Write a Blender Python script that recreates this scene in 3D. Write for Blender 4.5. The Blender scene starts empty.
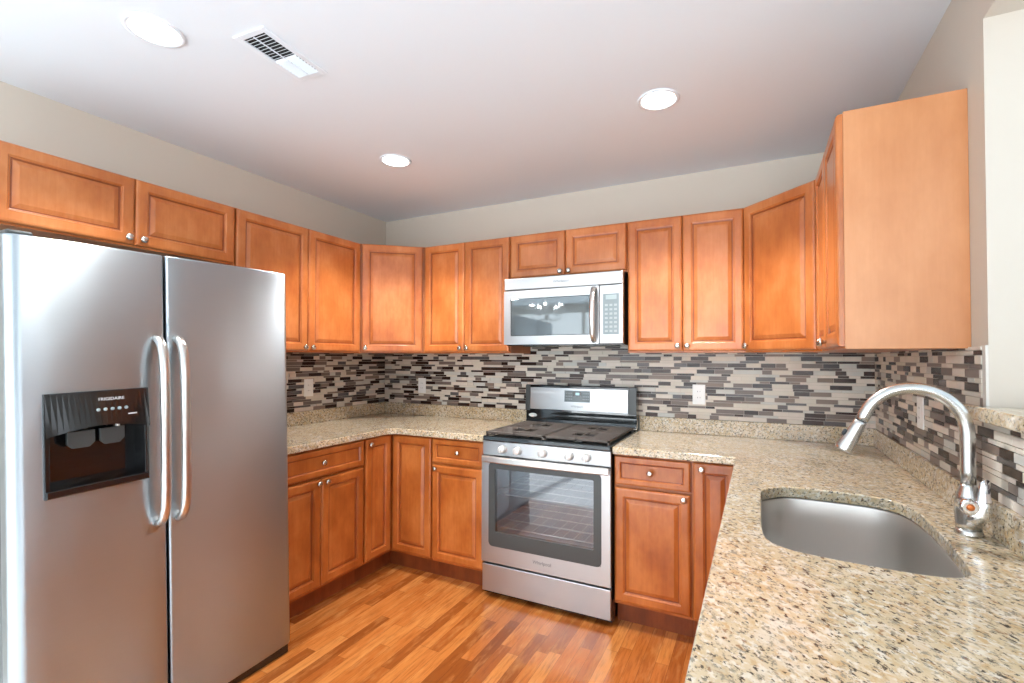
import bpy, bmesh, math, random
from mathutils import Matrix, Vector
random.seed(7)
C = bpy.context.scene.collection
SC = bpy.context.scene
R = math.radians
PI = math.pi

# ------------------------------------------------------------------ camera
F_PX, SX, SY = 475.13, 15.44, 7.42
cam_d = bpy.data.cameras.new('camera')
cam = bpy.data.objects.new('camera', cam_d); C.objects.link(cam)
cam_d.sensor_fit = 'HORIZONTAL'; cam_d.sensor_width = 36.0
cam_d.lens = F_PX * 36.0 / 1024.0
cam_d.shift_x = -SX / 1024.0
cam_d.shift_y = SY / 1024.0
cam_d.clip_start = 0.02
yaw, pitch, roll = 0.452, 0.019, 0.0022
cam.matrix_world = (Matrix.Translation((2.7663, -3.0094, 1.3609)) @ Matrix.Rotation(yaw, 4, 'Z')
                    @ Matrix.Rotation(PI / 2 + pitch, 4, 'X') @ Matrix.Rotation(roll, 4, 'Z'))
SC.camera = cam

# ------------------------------------------------------------------ world, lights, exposure
w = bpy.data.worlds.new('sky'); SC.world = w; w.use_nodes = True
bg = w.node_tree.nodes['Background']
bg.inputs[0].default_value = (0.80, 0.88, 1.0, 1); bg.inputs[1].default_value = 1.3

def area_light(name, loc, direction, sx, sy, power, color=(1, 1, 1)):
    d = bpy.data.lights.new(name, 'AREA'); d.shape = 'RECTANGLE'
    d.size, d.size_y, d.energy, d.color = sx, sy, power, color
    o = bpy.data.objects.new(name, d); C.objects.link(o); o.location = loc
    o.rotation_euler = Vector(direction).to_track_quat('-Z', 'Y').to_euler()
    return o
# daylight: sky through the three windows, and added upward lamps outside them that brighten the ceiling
area_light('daylight_back', (1.2, -7.16, 1.45), (0, 1, 0), 6.4, 1.8, 140, (0.94, 0.97, 1.0))
area_light('daylight_dining', (7.16, -2.8, 1.45), (-1, 0, 0), 3.4, 1.8, 28, (0.92, 0.96, 1.0))
area_light('ground_fill_back', (1.2, -9.6, -0.05), (0, 0.45, 1), 9.0, 4.0, 680, (0.90, 0.96, 1.0))
area_light('ground_fill_dining', (9.6, -3.6, -0.05), (-0.45, 0, 1), 4.0, 6.0, 520, (0.90, 0.96, 1.0))

sun_d = bpy.data.lights.new('sun', 'SUN'); sun_d.energy = 13.0; sun_d.angle = R(0.6); sun_d.color = (0.96, 0.98, 1.0)
sun = bpy.data.objects.new('sun', sun_d); C.objects.link(sun); sun.location = (4, -14, 8)
sun.rotation_euler = Vector((-0.10, 1.0, -0.50)).to_track_quat('-Z', 'Y').to_euler()   # added low sun through unseen windows; its carpet bounce brightens the ceiling

SC.view_settings.view_transform = 'Standard'
SC.view_settings.look = 'None'
SC.view_settings.exposure = 0.22
SC.view_settings.gamma = 1.0
SC.view_settings.use_curve_mapping = False
try:
    SC.cycles.use_denoising = True
    SC.cycles.max_bounces = 10
    SC.cycles.diffuse_bounces = 6
    SC.cycles.glossy_bounces = 5
    SC.cycles.transparent_max_bounces = 12
    SC.cycles.caustics_reflective = False
    SC.cycles.caustics_refractive = False
    SC.cycles.sample_clamp_indirect = 12.0
except Exception:
    pass

# ------------------------------------------------------------------ materials
def srgb(r, g, b):
    def f(c):
        c /= 255.0
        return c / 12.92 if c <= 0.04045 else ((c + 0.055) / 1.055) ** 2.4
    return (f(r), f(g), f(b), 1.0)

class NT:
    """small node-tree writer"""
    def __init__(s, name):
        s.m = bpy.data.materials.new(name); s.m.use_nodes = True
        s.t = s.m.node_tree; s.b = s.t.nodes['Principled BSDF']
    def n(s, typ, **kw):
        nd = s.t.nodes.new(typ)
        for k, v in kw.items(): setattr(nd, k, v)
        return nd
    def l(s, a, b): s.t.links.new(a, b)
    def val(s, sock, v):
        if hasattr(v, 'is_output') or isinstance(v, bpy.types.NodeSocket): s.l(v, sock)
        else: sock.default_value = v
    def math(s, op, a, b=0.0, c=0.0):
        nd = s.n('ShaderNodeMath', operation=op)
        s.val(nd.inputs[0], a); s.val(nd.inputs[1], b)
        if len(nd.inputs) > 2: s.val(nd.inputs[2], c)
        return nd.outputs[0]
    def ramp(s, fac, stops):
        nd = s.n('ShaderNodeValToRGB'); e = nd.color_ramp.elements
        while len(e) < len(stops): e.new(0.5)
        for el, (p, c) in zip(e, stops): el.position = p; el.color = c
        s.l(fac, nd.inputs[0]); return nd.outputs[0]
    def mix(s, fac, a, b, mode='MIX'):
        nd = s.n('ShaderNodeMix', data_type='RGBA', blend_type=mode)
        s.val(nd.inputs[0], fac); s.val(nd.inputs[6], a); s.val(nd.inputs[7], b)
        return nd.outputs[2]
    def coord(s, scale=(1, 1, 1), which='Object', rot=(0, 0, 0)):
        tc = s.n('ShaderNodeTexCoord'); mp = s.n('ShaderNodeMapping')
        mp.inputs['Scale'].default_value = scale; mp.inputs['Rotation'].default_value = rot
        s.l(tc.outputs[which], mp.inputs[0]); return mp.outputs[0]
    def noise(s, vec, scale, detail=2.0, rough=0.5, out=0):
        nd = s.n('ShaderNodeTexNoise'); nd.inputs['Scale'].default_value = scale
        nd.inputs['Detail'].default_value = detail; nd.inputs['Roughness'].default_value = rough
        s.l(vec, nd.inputs['Vector']); return nd.outputs[out]
    def voro(s, vec, scale, feature='F1', out='Distance'):
        nd = s.n('ShaderNodeTexVoronoi', feature=feature); nd.inputs['Scale'].default_value = scale
        s.l(vec, nd.inputs['Vector']); return nd.outputs[out]
    def bump(s, h, strength, dist=0.01):
        nd = s.n('ShaderNodeBump'); nd.inputs['Strength'].default_value = strength
        nd.inputs['Distance'].default_value = dist
        s.l(h, nd.inputs['Height']); s.l(nd.outputs[0], s.b.inputs['Normal'])

def plain(name, col, rough=0.5, metal=0.0, coat=0.0, spec=None):
    k = NT(name); b = k.b
    b.inputs['Base Color'].default_value = col
    b.inputs['Roughness'].default_value = rough; b.inputs['Metallic'].default_value = metal
    if coat: b.inputs['Coat Weight'].default_value = coat; b.inputs['Coat Roughness'].default_value = 0.05
    if spec is not None: b.inputs['Specular IOR Level'].default_value = spec
    return k.m

def paint(name, col, rough=0.6):
    k = NT(name)
    n = k.noise(k.coord(), 1.3, 2)
    dark = tuple(c * 0.97 for c in col[:3]) + (1,)
    k.l(k.mix(n, dark, col), k.b.inputs['Base Color'])
    k.b.inputs['Roughness'].default_value = rough
    k.bump(k.noise(k.coord(), 160, 2), 0.06, 0.002)
    return k.m

def wood(name, lo, mid, hi, rough=0.3, coat=0.25):
    k = NT(name)
    oi = k.n('ShaderNodeObjectInfo')
    tc = k.n('ShaderNodeTexCoord')
    sh = k.n('ShaderNodeVectorMath', operation='ADD')
    cmb = k.n('ShaderNodeCombineXYZ')
    rnd = k.math('MULTIPLY', oi.outputs['Random'], 17.0)
    for i in range(3): k.l(rnd, cmb.inputs[i])
    k.l(tc.outputs['Object'], sh.inputs[0]); k.l(cmb.outputs[0], sh.inputs[1])
    def scaled(s):
        mp = k.n('ShaderNodeMapping'); mp.inputs['Scale'].default_value = s
        k.l(sh.outputs[0], mp.inputs[0]); return mp.outputs[0]
    blotch = k.noise(scaled((1, 1, .55)), 7.0, 4, .6)
    grain = k.noise(scaled((1, 1, .07)), 75.0, 4, .62)
    fac = k.math('MULTIPLY_ADD', grain, .20, k.math('MULTIPLY', blotch, .80))
    col = k.ramp(fac, [(.34, lo), (.5, mid), (.66, hi)])
    var = k.math('MULTIPLY_ADD', oi.outputs['Random'], .16, .92)
    vv = k.n('ShaderNodeCombineColor')
    for i in range(3): k.l(var, vv.inputs[i])
    col = k.mix(1.0, col, vv.outputs[0], 'MULTIPLY')
    k.l(col, k.b.inputs['Base Color'])
    k.b.inputs['Roughness'].default_value = rough
    k.b.inputs['Coat Weight'].default_value = coat
    k.b.inputs['Coat Roughness'].default_value = 0.18
    k.bump(grain, 0.05, 0.001)
    return k.m

def steel(name, col, rough, axis='x', dents=0.0, streak=1.0):
    k = NT(name)
    sc = {'x': (1.2, 90, 90), 'z': (90, 90, 1.2)}[axis]
    st = k.noise(k.coord(sc), 6.0, 3, .6)
    k.l(k.mix(st, tuple(c * .93 for c in col[:3]) + (1,), col), k.b.inputs['Base Color'])
    k.b.inputs['Metallic'].default_value = 1.0
    k.l(k.math('MULTIPLY_ADD', st, .10 * streak, rough), k.b.inputs['Roughness'])
    if axis == 'x':
        k.b.inputs['Anisotropic'].default_value = .85 if dents else .6; k.b.inputs['Anisotropic Rotation'].default_value = .25
        tg = k.n('ShaderNodeTangent', direction_type='RADIAL', axis='Z'); k.l(tg.outputs[0], k.b.inputs['Tangent'])
    if dents:
        big = k.noise(k.coord((1, 1, .7)), 2.6, 2, .45)
        k.bump(big, dents, 0.05)
    return k.m

M = {}
M['wall'] = paint('greige_wall_paint', srgb(205, 197, 184))
M['jamb'] = paint('jamb_paint', srgb(202, 193, 181))
M['carpet'] = paint('bounce_carpet', srgb(222, 222, 222), .95)
M['white'] = paint('white_wall_paint', srgb(216, 212, 205))
M['ceiling'] = paint('ceiling_paint', srgb(226, 235, 243), .8)
M['door_wood'] = wood('stained_maple', srgb(171, 93, 43), srgb(190, 111, 56), srgb(205, 130, 76))
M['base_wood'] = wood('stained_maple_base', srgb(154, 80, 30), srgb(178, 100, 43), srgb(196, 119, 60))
M['glaze_shade'] = wood('groove_glaze_shade', srgb(128, 60, 28), srgb(146, 74, 36), srgb(164, 88, 44))  # dark groove tone, mostly painted-in shade along with some glaze
M['veneer'] = wood('maple_veneer', srgb(190, 126, 80), srgb(198, 135, 89), srgb(206, 144, 98), .38, .1)
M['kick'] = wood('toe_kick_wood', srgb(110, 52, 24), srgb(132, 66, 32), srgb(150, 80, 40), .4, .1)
M['cab_in'] = plain('cabinet_underside', srgb(150, 96, 56), .6)
M['nickel'] = plain('satin_nickel', srgb(205, 202, 196), .22, 1.0)
M['chrome'] = plain('polished_chrome', srgb(225, 226, 228), .06, 1.0)
M['faucet'] = plain('brushed_nickel_faucet', srgb(204, 204, 202), .27, 1.0)
M['steel'] = steel('brushed_steel', srgb(186, 187, 188), .28, 'x')
M['steel_fridge'] = steel('brushed_steel_fridge', srgb(180, 189, 195), .36, 'x', .22)
M['steel_handle'] = steel('brushed_steel_handle', srgb(214, 212, 208), .25, 'z')
M['sink_steel'] = steel('sink_steel', srgb(210, 206, 201), .36, 'z')
M['black'] = plain('black_plastic', srgb(20, 21, 23), .14, 0, .4)
M['black_matte'] = plain('black_matte', srgb(18, 18, 19), .6)
M['enamel'] = plain('black_enamel', srgb(22, 30, 34), .08, 0, .6)
M['grey_side'] = plain('grey_cabinet_side', srgb(92, 96, 98), .45)
M['charcoal'] = plain('charcoal_plastic', srgb(66, 70, 70), .35)
M['iron'] = plain('cast_iron', srgb(78, 70, 64), .5)
M['aluminium'] = plain('burner_base', srgb(52, 50, 48), .5, .3)
M['knob_silver'] = plain('silver_knob', srgb(224, 224, 222), .32, .35)
M['plastic_white'] = plain('white_plastic', srgb(246, 247, 246), .35)
M['vent_white'] = plain('vent_enamel', srgb(228, 237, 245), .4)
M['dark_slot'] = plain('dark_slot', srgb(14, 14, 15), .7)
M['lettering'] = plain('lettering_grey', srgb(120, 122, 124), .4, .6)
M['lettering_light'] = plain('lettering_light', srgb(215, 217, 218), .4)
M['keypad'] = plain('keypad_panel', srgb(118, 130, 134), .22)
M['keys'] = plain('keypad_print', srgb(148, 158, 160), .4)
M['disp_grey'] = plain('clear_display', srgb(150, 164, 166), .15)
M['cap_reflection'] = plain('orange_reflection', srgb(214, 120, 60), .3, .4)  # orange colour paints a warm reflection onto the hub cap
M['rubber'] = plain('dark_rubber', srgb(44, 52, 58), .5)
M['cavity'] = plain('oven_cavity_veil', srgb(176, 178, 184), .5)  # pale grey paints a veil of light over the charcoal interior
M['rack'] = plain('oven_rack_wire', srgb(215, 215, 215), .3, .6)
M['caulk'] = plain('grout', srgb(206, 198, 186), .8)

def emit(name, col, strength):
    k = NT(name)
    k.b.inputs['Base Color'].default_value = (0, 0, 0, 1)
    k.b.inputs['Emission Color'].default_value = col
    k.b.inputs['Emission Strength'].default_value = strength
    return k.m
M['lamp'] = emit('lamp_lens', (1.0, .97, .92, 1), 9.0)
M['lcd'] = emit('lit_clock', (.55, .85, 1.0, 1), 1.0)

def thin_glass(name, tint, gloss, rough=.02, gcol=(1, 1, 1, 1)):
    k = NT(name); t = k.t
    t.nodes.remove(k.b)
    tr = k.n('ShaderNodeBsdfTransparent'); tr.inputs[0].default_value = tint
    gl = k.n('ShaderNodeBsdfGlossy'); gl.inputs['Roughness'].default_value = rough; gl.inputs[0].default_value = gcol
    mx = k.n('ShaderNodeMixShader'); mx.inputs[0].default_value = gloss
    k.l(tr.outputs[0], mx.inputs[1]); k.l(gl.outputs[0], mx.inputs[2])
    k.l(mx.outputs[0], t.nodes['Material Output'].inputs[0])
    return k.m
M['oven_glass'] = thin_glass('oven_glass', (.93, .94, .95, 1), .09, .03, (.9, .93, .97, 1))
M['window_glass'] = thin_glass('window_glass', (.97, .98, .98, 1), .05)
M['micro_glass'] = plain('microwave_screen', srgb(104, 110, 112), .035, .6)

def granite():
    k = NT('speckled_granite')
    v = k.coord((1, 1, 1), 'Object', (0.3, 0.2, R(-35)))
    mp = k.n('ShaderNodeMapping'); mp.inputs['Scale'].default_value = (1.38, .72, 1.38); k.l(v, mp.inputs[0]); vv = mp.outputs[0]
    def shifted(x, y, z):
        m2 = k.n('ShaderNodeMapping'); m2.inputs['Location'].default_value = (x, y, z); k.l(vv, m2.inputs[0]); return m2.outputs[0]
    def layer(base, vec, scale, lo, hi, amt, col, detail=4, rough=.62):
        n = k.noise(vec, scale, detail, rough)
        return k.mix(k.ramp(n, [(lo, (0, 0, 0, 1)), (hi, (amt, amt, amt, 1))]), base, col)
    big = k.noise(vv, 11, 3, .6)
    base = k.ramp(big, [(.30, srgb(184, 177, 160)), (.43, srgb(204, 187, 154)), (.54, srgb(211, 194, 163)), (.68, srgb(219, 211, 194))])
    base = layer(base, shifted(2, 9, 4), 40, .50, .64, .62, srgb(192, 156, 102))
    base = layer(base, shifted(7, 1, 6), 62, .52, .62, .9, srgb(226, 220, 205))
    base = layer(base, shifted(3, 3, 8), 72, .54, .61, .85, srgb(140, 134, 118), 5, .68)
    base = layer(base, shifted(5, 3, 1), 84, .567, .618, .95, srgb(58, 54, 48), 5, .66)
    base = layer(base, shifted(1, 6, 2), 50, .63, .69, .75, srgb(134, 92, 56), 3, .6)
    k.l(base, k.b.inputs['Base Color'])
    k.b.inputs['Roughness'].default_value = .16
    k.b.inputs['Coat Weight'].default_value = .35; k.b.inputs['Coat Roughness'].default_value = .04
    return k.m
M['granite'] = granite()

def oak_floor():
    k = NT('oak_strip_floor')
    tc = k.n('ShaderNodeTexCoord'); sp = k.n('ShaderNodeSeparateXYZ'); k.l(tc.outputs['Object'], sp.inputs[0])
    W_, L_ = .0572, .62
    u = k.math('DIVIDE', sp.outputs[0], W_); row = k.math('FLOOR', u); fu = k.math('FRACT', u)
    wn = k.n('ShaderNodeTexWhiteNoise', noise_dimensions='1D'); k.l(row, wn.inputs['W'])
    yo = k.math('MULTIPLY_ADD', wn.outputs[0], 7.3, sp.outputs[1])
    v = k.math('DIVIDE', yo, L_); seg = k.math('FLOOR', v); fv = k.math('FRACT', v)
    cv = k.n('ShaderNodeCombineXYZ'); k.l(row, cv.inputs[0]); k.l(seg, cv.inputs[1])
    wn2 = k.n('ShaderNodeTexWhiteNoise', noise_dimensions='3D'); k.l(cv.outputs[0], wn2.inputs['Vector'])
    plank = wn2.outputs[0]
    base = k.ramp(plank, [(.0, srgb(136, 72, 28)), (.22, srgb(168, 94, 40)), (.5, srgb(190, 112, 51)), (.78, srgb(203, 127, 62)), (1.0, srgb(216, 146, 80))])
    # grain, shifted per plank
    sh = k.n('ShaderNodeCombineXYZ'); k.l(k.math('MULTIPLY', plank, 31.0), sh.inputs[0]); k.l(k.math('MULTIPLY', plank, 13.0), sh.inputs[2])
    ad = k.n('ShaderNodeVectorMath', operation='ADD'); k.l(tc.outputs['Object'], ad.inputs[0]); k.l(sh.outputs[0], ad.inputs[1])
    mp = k.n('ShaderNodeMapping'); mp.inputs['Scale'].default_value = (1, .085, 1); k.l(ad.outputs[0], mp.inputs[0])
    g = k.noise(mp.outputs[0], 95, 5, .65)
    mp2 = k.n('ShaderNodeMapping'); mp2.inputs['Scale'].default_value = (1, .22, 1); k.l(ad.outputs[0], mp2.inputs[0])
    g2 = k.noise(mp2.outputs[0], 26, 4, .6)
    col = k.mix(k.ramp(g, [(.46, (0, 0, 0, 1)), (.72, (.6, .6, .6, 1))]), base, srgb(118, 58, 22))
    col = k.mix(k.ramp(g2, [(.50, (0, 0, 0, 1)), (.75, (.5, .5, .5, 1))]), col, srgb(226, 160, 92))
    gap = k.math('MAXIMUM', k.math('GREATER_THAN', k.math('ABSOLUTE', k.math('SUBTRACT', fu, .5)), .485),
                 k.math('GREATER_THAN', k.math('ABSOLUTE', k.math('SUBTRACT', fv, .5)), .4985))
    col = k.mix(k.math('MULTIPLY', gap, .55), col, srgb(80, 40, 18))
    k.l(col, k.b.inputs['Base Color'])
    k.l(k.math('MULTIPLY_ADD', g2, .12, .17), k.b.inputs['Roughness'])
    k.b.inputs['Coat Weight'].default_value = .3; k.b.inputs['Coat Roughness'].default_value = .12
    k.bump(k.math('SUBTRACT', k.math('MULTIPLY', g, .3), gap), 0.12, 0.002)
    return k.m
M['floor'] = oak_floor()

def tile(name, col, rough, coat, vary=.12):
    k = NT(name)
    n = k.noise(k.coord((6, 6, 6)), 5, 3, .6)
    k.l(k.mix(n, tuple(c * (1 - vary) for c in col[:3]) + (1,), col), k.b.inputs['Base Color'])
    k.b.inputs['Roughness'].default_value = rough
    k.b.inputs['Specular IOR Level'].default_value = .3
    return k.m
TILES = [tile('tile_espresso', srgb(54, 38, 34), .22, 0), tile('tile_dark_brown', srgb(70, 54, 48), .24, 0),
         tile('tile_taupe', srgb(124, 112, 106), .32, 0), tile('tile_warm_taupe', srgb(142, 126, 116), .35, 0), tile('tile_slate', srgb(106, 102, 102), .26, 0),
         tile('tile_limestone', srgb(224, 217, 204), .5, 0), tile('tile_pale_stone', srgb(230, 221, 210), .5, 0), tile('tile_cool_stone', srgb(212, 211, 205), .4, 0)]

# ------------------------------------------------------------------ mesh helpers
class MB:
    def __init__(s): s.v, s.f, s.m, s.sm = [], [], [], []
    def add(s, vs, fs, mi=0, T=None, smooth=False):
        o = len(s.v)
        for p in vs:
            p = Vector(p)
            s.v.append(tuple(T @ p) if T else tuple(p))
        for f in fs: s.f.append([i + o for i in f]); s.m.append(mi); s.sm.append(smooth)
        return s
    def box(s, x0, x1, y0, y1, z0, z1, mi=0, T=None, skip=()):
        if x1 < x0: x0, x1 = x1, x0
        if y1 < y0: y0, y1 = y1, y0
        if z1 < z0: z0, z1 = z1, z0
        vs = [(x0, y0, z0), (x1, y0, z0), (x1, y1, z0), (x0, y1, z0), (x0, y0, z1), (x1, y0, z1), (x1, y1, z1), (x0, y1, z1)]
        fs = {'b': (0, 3, 2, 1), 't': (4, 5, 6, 7), 'f': (0, 1, 5, 4), 'r': (1, 2, 6, 5), 'k': (2, 3, 7, 6), 'l': (3, 0, 4, 7)}
        return s.add(vs, [f for k, f in fs.items() if k not in skip], mi, T)
    def rings(s, rings, closed=True, cap0=False, cap1=False, mi=0, T=None, smooth=True):
        n = len(rings[0]); vs = [p for r in rings for p in r]; fs = []
        for i in range(len(rings) - 1):
            for j in range(n if closed else n - 1):
                a, b = i * n + j, i * n + (j + 1) % n
                fs.append((a, b, b + n, a + n))
        s.add(vs, fs, mi, T, smooth)
        o = len(s.v) - len(vs)
        if cap0: s.f.append([o + i for i in range(n - 1, -1, -1)]); s.m.append(mi); s.sm.append(False)
        if cap1: s.f.append([o + (len(rings) - 1) * n + i for i in range(n)]); s.m.append(mi); s.sm.append(False)
        return s
    def lathe(s, prof, T=None, n=24, mi=0, cap0=True, cap1=True, smooth=True):
        """profile of (radius, height) about local z"""
        rg = [[(r * math.cos(2 * PI * j / n), r * math.sin(2 * PI * j / n), h) for j in range(n)] for r, h in prof]
        return s.rings(rg, True, cap0, cap1, mi, T, smooth)
    def tube(s, pts, rad, n=12, mi=0, T=None, flat=None):
        pts = [Vector(p) for p in pts]; rg = []
        rads = rad if isinstance(rad, (list, tuple)) else [rad] * len(pts)
        up = None
        for i, p in enumerate(pts):
            d = (pts[min(i + 1, len(pts) - 1)] - pts[max(i - 1, 0)]).normalized()
            if up is None:
                up = Vector((0, 0, 1)) if abs(d.z) < .9 else Vector((1, 0, 0))
            a = d.cross(up).normalized(); b = a.cross(d).normalized(); up = b
            fa, fb = (flat or (1, 1))
            rg.append([tuple(p + a * math.cos(t) * rads[i] * fa + b * math.sin(t) * rads[i] * fb) for t in [2 * PI * j / n for j in range(n)]])
        return s.rings(rg, True, True, True, mi, T, True)
    def prism(s, poly, z0, z1, mi=0, T=None):
        n = len(poly)
        vs = [(x, y, z0) for x, y in poly] + [(x, y, z1) for x, y in poly]
        fs = [tuple(range(n - 1, -1, -1)), tuple(range(n, 2 * n))] + [(i, (i + 1) % n, n + (i + 1) % n, n + i) for i in range(n)]
        return s.add(vs, fs, mi, T)
    def build(s, name, mats, parent=None, bevel=0, seg=2, T=None, kind=None):
        me = bpy.data.meshes.new(name)
        me.from_pydata(s.v, [], s.f)
        if not isinstance(mats, (list, tuple)): mats = [mats]
        for m in mats: me.materials.append(M[m] if isinstance(m, str) else m)
        for p, mi, sm in zip(me.polygons, s.m, s.sm): p.material_index = mi; p.use_smooth = sm
        bm = bmesh.new(); bm.from_mesh(me); bmesh.ops.recalc_face_normals(bm, faces=bm.faces); bm.to_mesh(me); bm.free()
        o = bpy.data.objects.new(name, me); C.objects.link(o)
        if parent: o.parent = parent
        if T: o.matrix_local = T
        if bevel:
            b = o.modifiers.new('bevel', 'BEVEL'); b.width = bevel; b.segments = seg; b.limit_method = 'ANGLE'; b.angle_limit = R(40)
            b.harden_normals = False
        if kind: o['kind'] = kind
        return o

def thing(name, label, cat, loc=(0, 0, 0), rz=0.0, group=None):
    o = bpy.data.objects.new(name, None); C.objects.link(o)
    o.location = loc; o.rotation_euler = (0, 0, rz); o.empty_display_size = .1
    o['label'] = label; o['category'] = cat
    if group: o['group'] = group
    return o
def tag(o, label, cat, group=None):
    o['label'] = label; o['category'] = cat
    if group: o['group'] = group
    return o
def text(name, body, size, T, mat, parent, depth=.0006, align='CENTER'):
    cu = bpy.data.curves.new(name, 'FONT'); cu.body = body; cu.size = size; cu.extrude = depth
    cu.align_x = align; cu.align_y = 'CENTER'
    tmp = bpy.data.objects.new(name, cu); C.objects.link(tmp)
    dg = bpy.context.evaluated_depsgraph_get()
    me = bpy.data.meshes.new_from_object(tmp.evaluated_get(dg))
    bpy.data.objects.remove(tmp)
    me.materials.clear(); me.materials.append(M[mat])
    o = bpy.data.objects.new(name, me); C.objects.link(o); o.parent = parent; o.matrix_local = T
    return o
FRONT = Matrix.Rotation(PI / 2, 4, 'X')           # text / lathe z-axis turned to face local -y

def struct(name, mb, mats, kind='structure', **kw):
    return mb.build(name, mats, kind=kind, **kw)

# ------------------------------------------------------------------ the room
W, H = 3.318, 2.483
YB = -7.0                                  # far wall behind the camera
XD = 7.0                                   # far wall of the dining side
XL = -3.4                                  # far wall of the living side, beyond the end of the left wall
YL = -3.05                                 # end of the kitchen's left wall
YC = -2.45                                 # the oak strip floor meets the carpet here
TH = .122                                  # thickness of the half wall
YO = -1.336                                # start of the pass-through
YE = -2.56                                 # end of the peninsula half wall
struct('floor', MB().box(-.1, W + TH, YC, .1, -.1, 0), 'floor')
b = MB(); b.box(XL - .1, -.1, YB - .1, YL + .1, -.1, 0); b.box(-.1, W + TH, YB - .1, YC, -.1, 0); b.box(W + TH, XD + .1, YB - .1, .1, -.1, 0)
struct('floor_bounce_carpet', b, 'carpet')  # unseen pale floor, added to bounce neutral light to the ceiling
struct('ceiling', MB().box(XL - .1, XD + .1, YB - .1, .1, H, H + .1), 'ceiling')
struct('wall_left', MB().box(-.1, 0, YL, .1, 0, H), 'wall')
b = MB(); b.box(XL - .1, -.1, YL, YL + .1, 0, H); b.box(XL - .1, XL, YB, YL, 0, H)
struct('wall_living_side', b, 'white')
struct('wall_back', MB().box(0, W + TH, 0, .1, 0, H), 'wall')
b = MB()
b.box(XL - .1, -2.1, YB - .1, YB, 0, H); b.box(4.5, XD + .1, YB - .1, YB, 0, H); b.box(-2.1, 4.5, YB - .1, YB, 0, .4); b.box(-2.1, 4.5, YB - .1, YB, 2.35, H)
struct('wall_front', b, 'white')
b = MB()
b.box(XD, XD + .1, YB, -4.6, 0, H); b.box(XD, XD + .1, -1.0, .1, 0, H); b.box(XD, XD + .1, -4.6, -1.0, 0, .4); b.box(XD, XD + .1, -4.6, -1.0, 2.35, H)
struct('wall_dining_side', b, 'white')
struct('wall_dining_back', MB().box(W + TH, XD, 0, .1, 0, H), 'white')

# right wall: solid beside the cabinets, header over the pass-through, half wall under the ledge
def slab_two_tone(b, x0, x1, y0, y1, z0, z1):
    b.box(x0, x1, y0, y1, z0, z1, 1, skip=('l',))
    b.add([(x0, y0, z0), (x0, y1, z0), (x0, y1, z1), (x0, y0, z1)], [(0, 1, 2, 3)], 0)
b = MB()
slab_two_tone(b, W, W + TH, YO, 0, 0, H)
slab_two_tone(b, W, W + TH, YE, YO, 2.279, H)
slab_two_tone(b, W, W + TH, YE, YO, 0, 1.195)
wr = struct('wall_right', b, ['wall', 'jamb'])
struct('trim_1', MB().box(W - .006, W, YO + .0005, YO + .022, 1.2345, 1.398), 'white')

# windows
def window(name, T, wd, z0, z1):
    f = MB(); t = .05
    f.box(-wd / 2, wd / 2, -.05, .05, z0, z0 + t, T=T); f.box(-wd / 2, wd / 2, -.05, .05, z1 - t, z1, T=T)
    for x in (-wd / 2, wd / 2 - t): f.box(x, x + t, -.05, .05, z0 + t, z1 - t, T=T)
    f.box(-.03, .03, -.03, .03, z0 + t, z1 - t, T=T)
    fr = struct(name, f, 'white')
    p = MB()
    for s in (-1, 1):
        p.box(s * .03, s * (wd / 2 - t), -.004, .004, z0 + t, z1 - t, T=T)
    p.build('window_pane', 'window_glass', fr)
    return fr
window('window_1', Matrix.Translation((-.45, YB - .05, 0)), 3.3, .4, 2.35)
window('window_2', Matrix.Translation((2.85, YB - .05, 0)), 3.3, .4, 2.35)
window('window_3', Matrix.Translation((XD + .05, -2.8, 0)) @ Matrix.Rotation(PI / 2, 4, 'Z'), 3.6, .4, 2.35)

# ------------------------------------------------------------------ mosaic backsplash
def mosaic(name, parent, length, z0, z1, T, holes=()):
    """local x along the wall, z up, tiles face local -y"""
    b = MB(); g = .0022
    b.box(0, length, -.004, 0, z0, z1, 8)
    z = z0 + .001; k = 0
    while z < z1 - .004:
        h = .0223 if k % 2 == 0 else .0118
        h = min(h, z1 - z)
        x = -random.uniform(0, .1)
        last = None
        while x < length:
            if h > .015: L = random.choice((.048, .073, .098, .098, .148))
            else: L = random.choice((.048, .098, .123, .148))
            kinds = [0, 1, 2, 3, 4, 5, 6, 7]
            wt = [1.3, .9, 1.0, .8, .7, 1.7, 1.7, 1.3]
            c = random.choices(kinds, wt)[0]
            grp = 0 if c < 2 else 1 if c < 5 else 2
            if grp == last:
                c = random.choices(kinds, wt)[0]; grp = 0 if c < 2 else 1 if c < 5 else 2
            if grp == 0: L = min(L, .098 + .025 * (random.random() < .3))
            last = grp
            a0, a1 = max(x, 0), min(x + L, length)
            if a1 - a0 > .004:
                b.box(a0, a1, -.0085, -.004, z, z + h, c, skip=('k',))
            x += L + g
        z += h + g; k += 1
    b.v = [tuple(T @ Vector(p)) for p in b.v]
    return b.build(name, TILES + [M['caulk']], parent)
RZ = lambda a: Matrix.Rotation(a, 4, 'Z')
ZT, ZC = 1.000, .9113
wall_l = bpy.data.objects['wall_left']; wall_b = bpy.data.objects['wall_back']
mosaic('tile_backsplash', wall_l, 1.52, ZT, 1.395, Matrix.Translation((0, -1.52, 0)) @ RZ(PI / 2))
mosaic('tile_backsplash', wall_b, W, ZT, 1.435, Matrix.Translation((0, 0, 0)))
mosaic('tile_backsplash', wr, 1.312, ZT, 1.395, Matrix.Translation((W, 0, 0)) @ RZ(-PI / 2))
mosaic('tile_backsplash', wr, -YE - 1.312, ZT, 1.195, Matrix.Translation((W, -1.312, 0)) @ RZ(-PI / 2))

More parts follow.
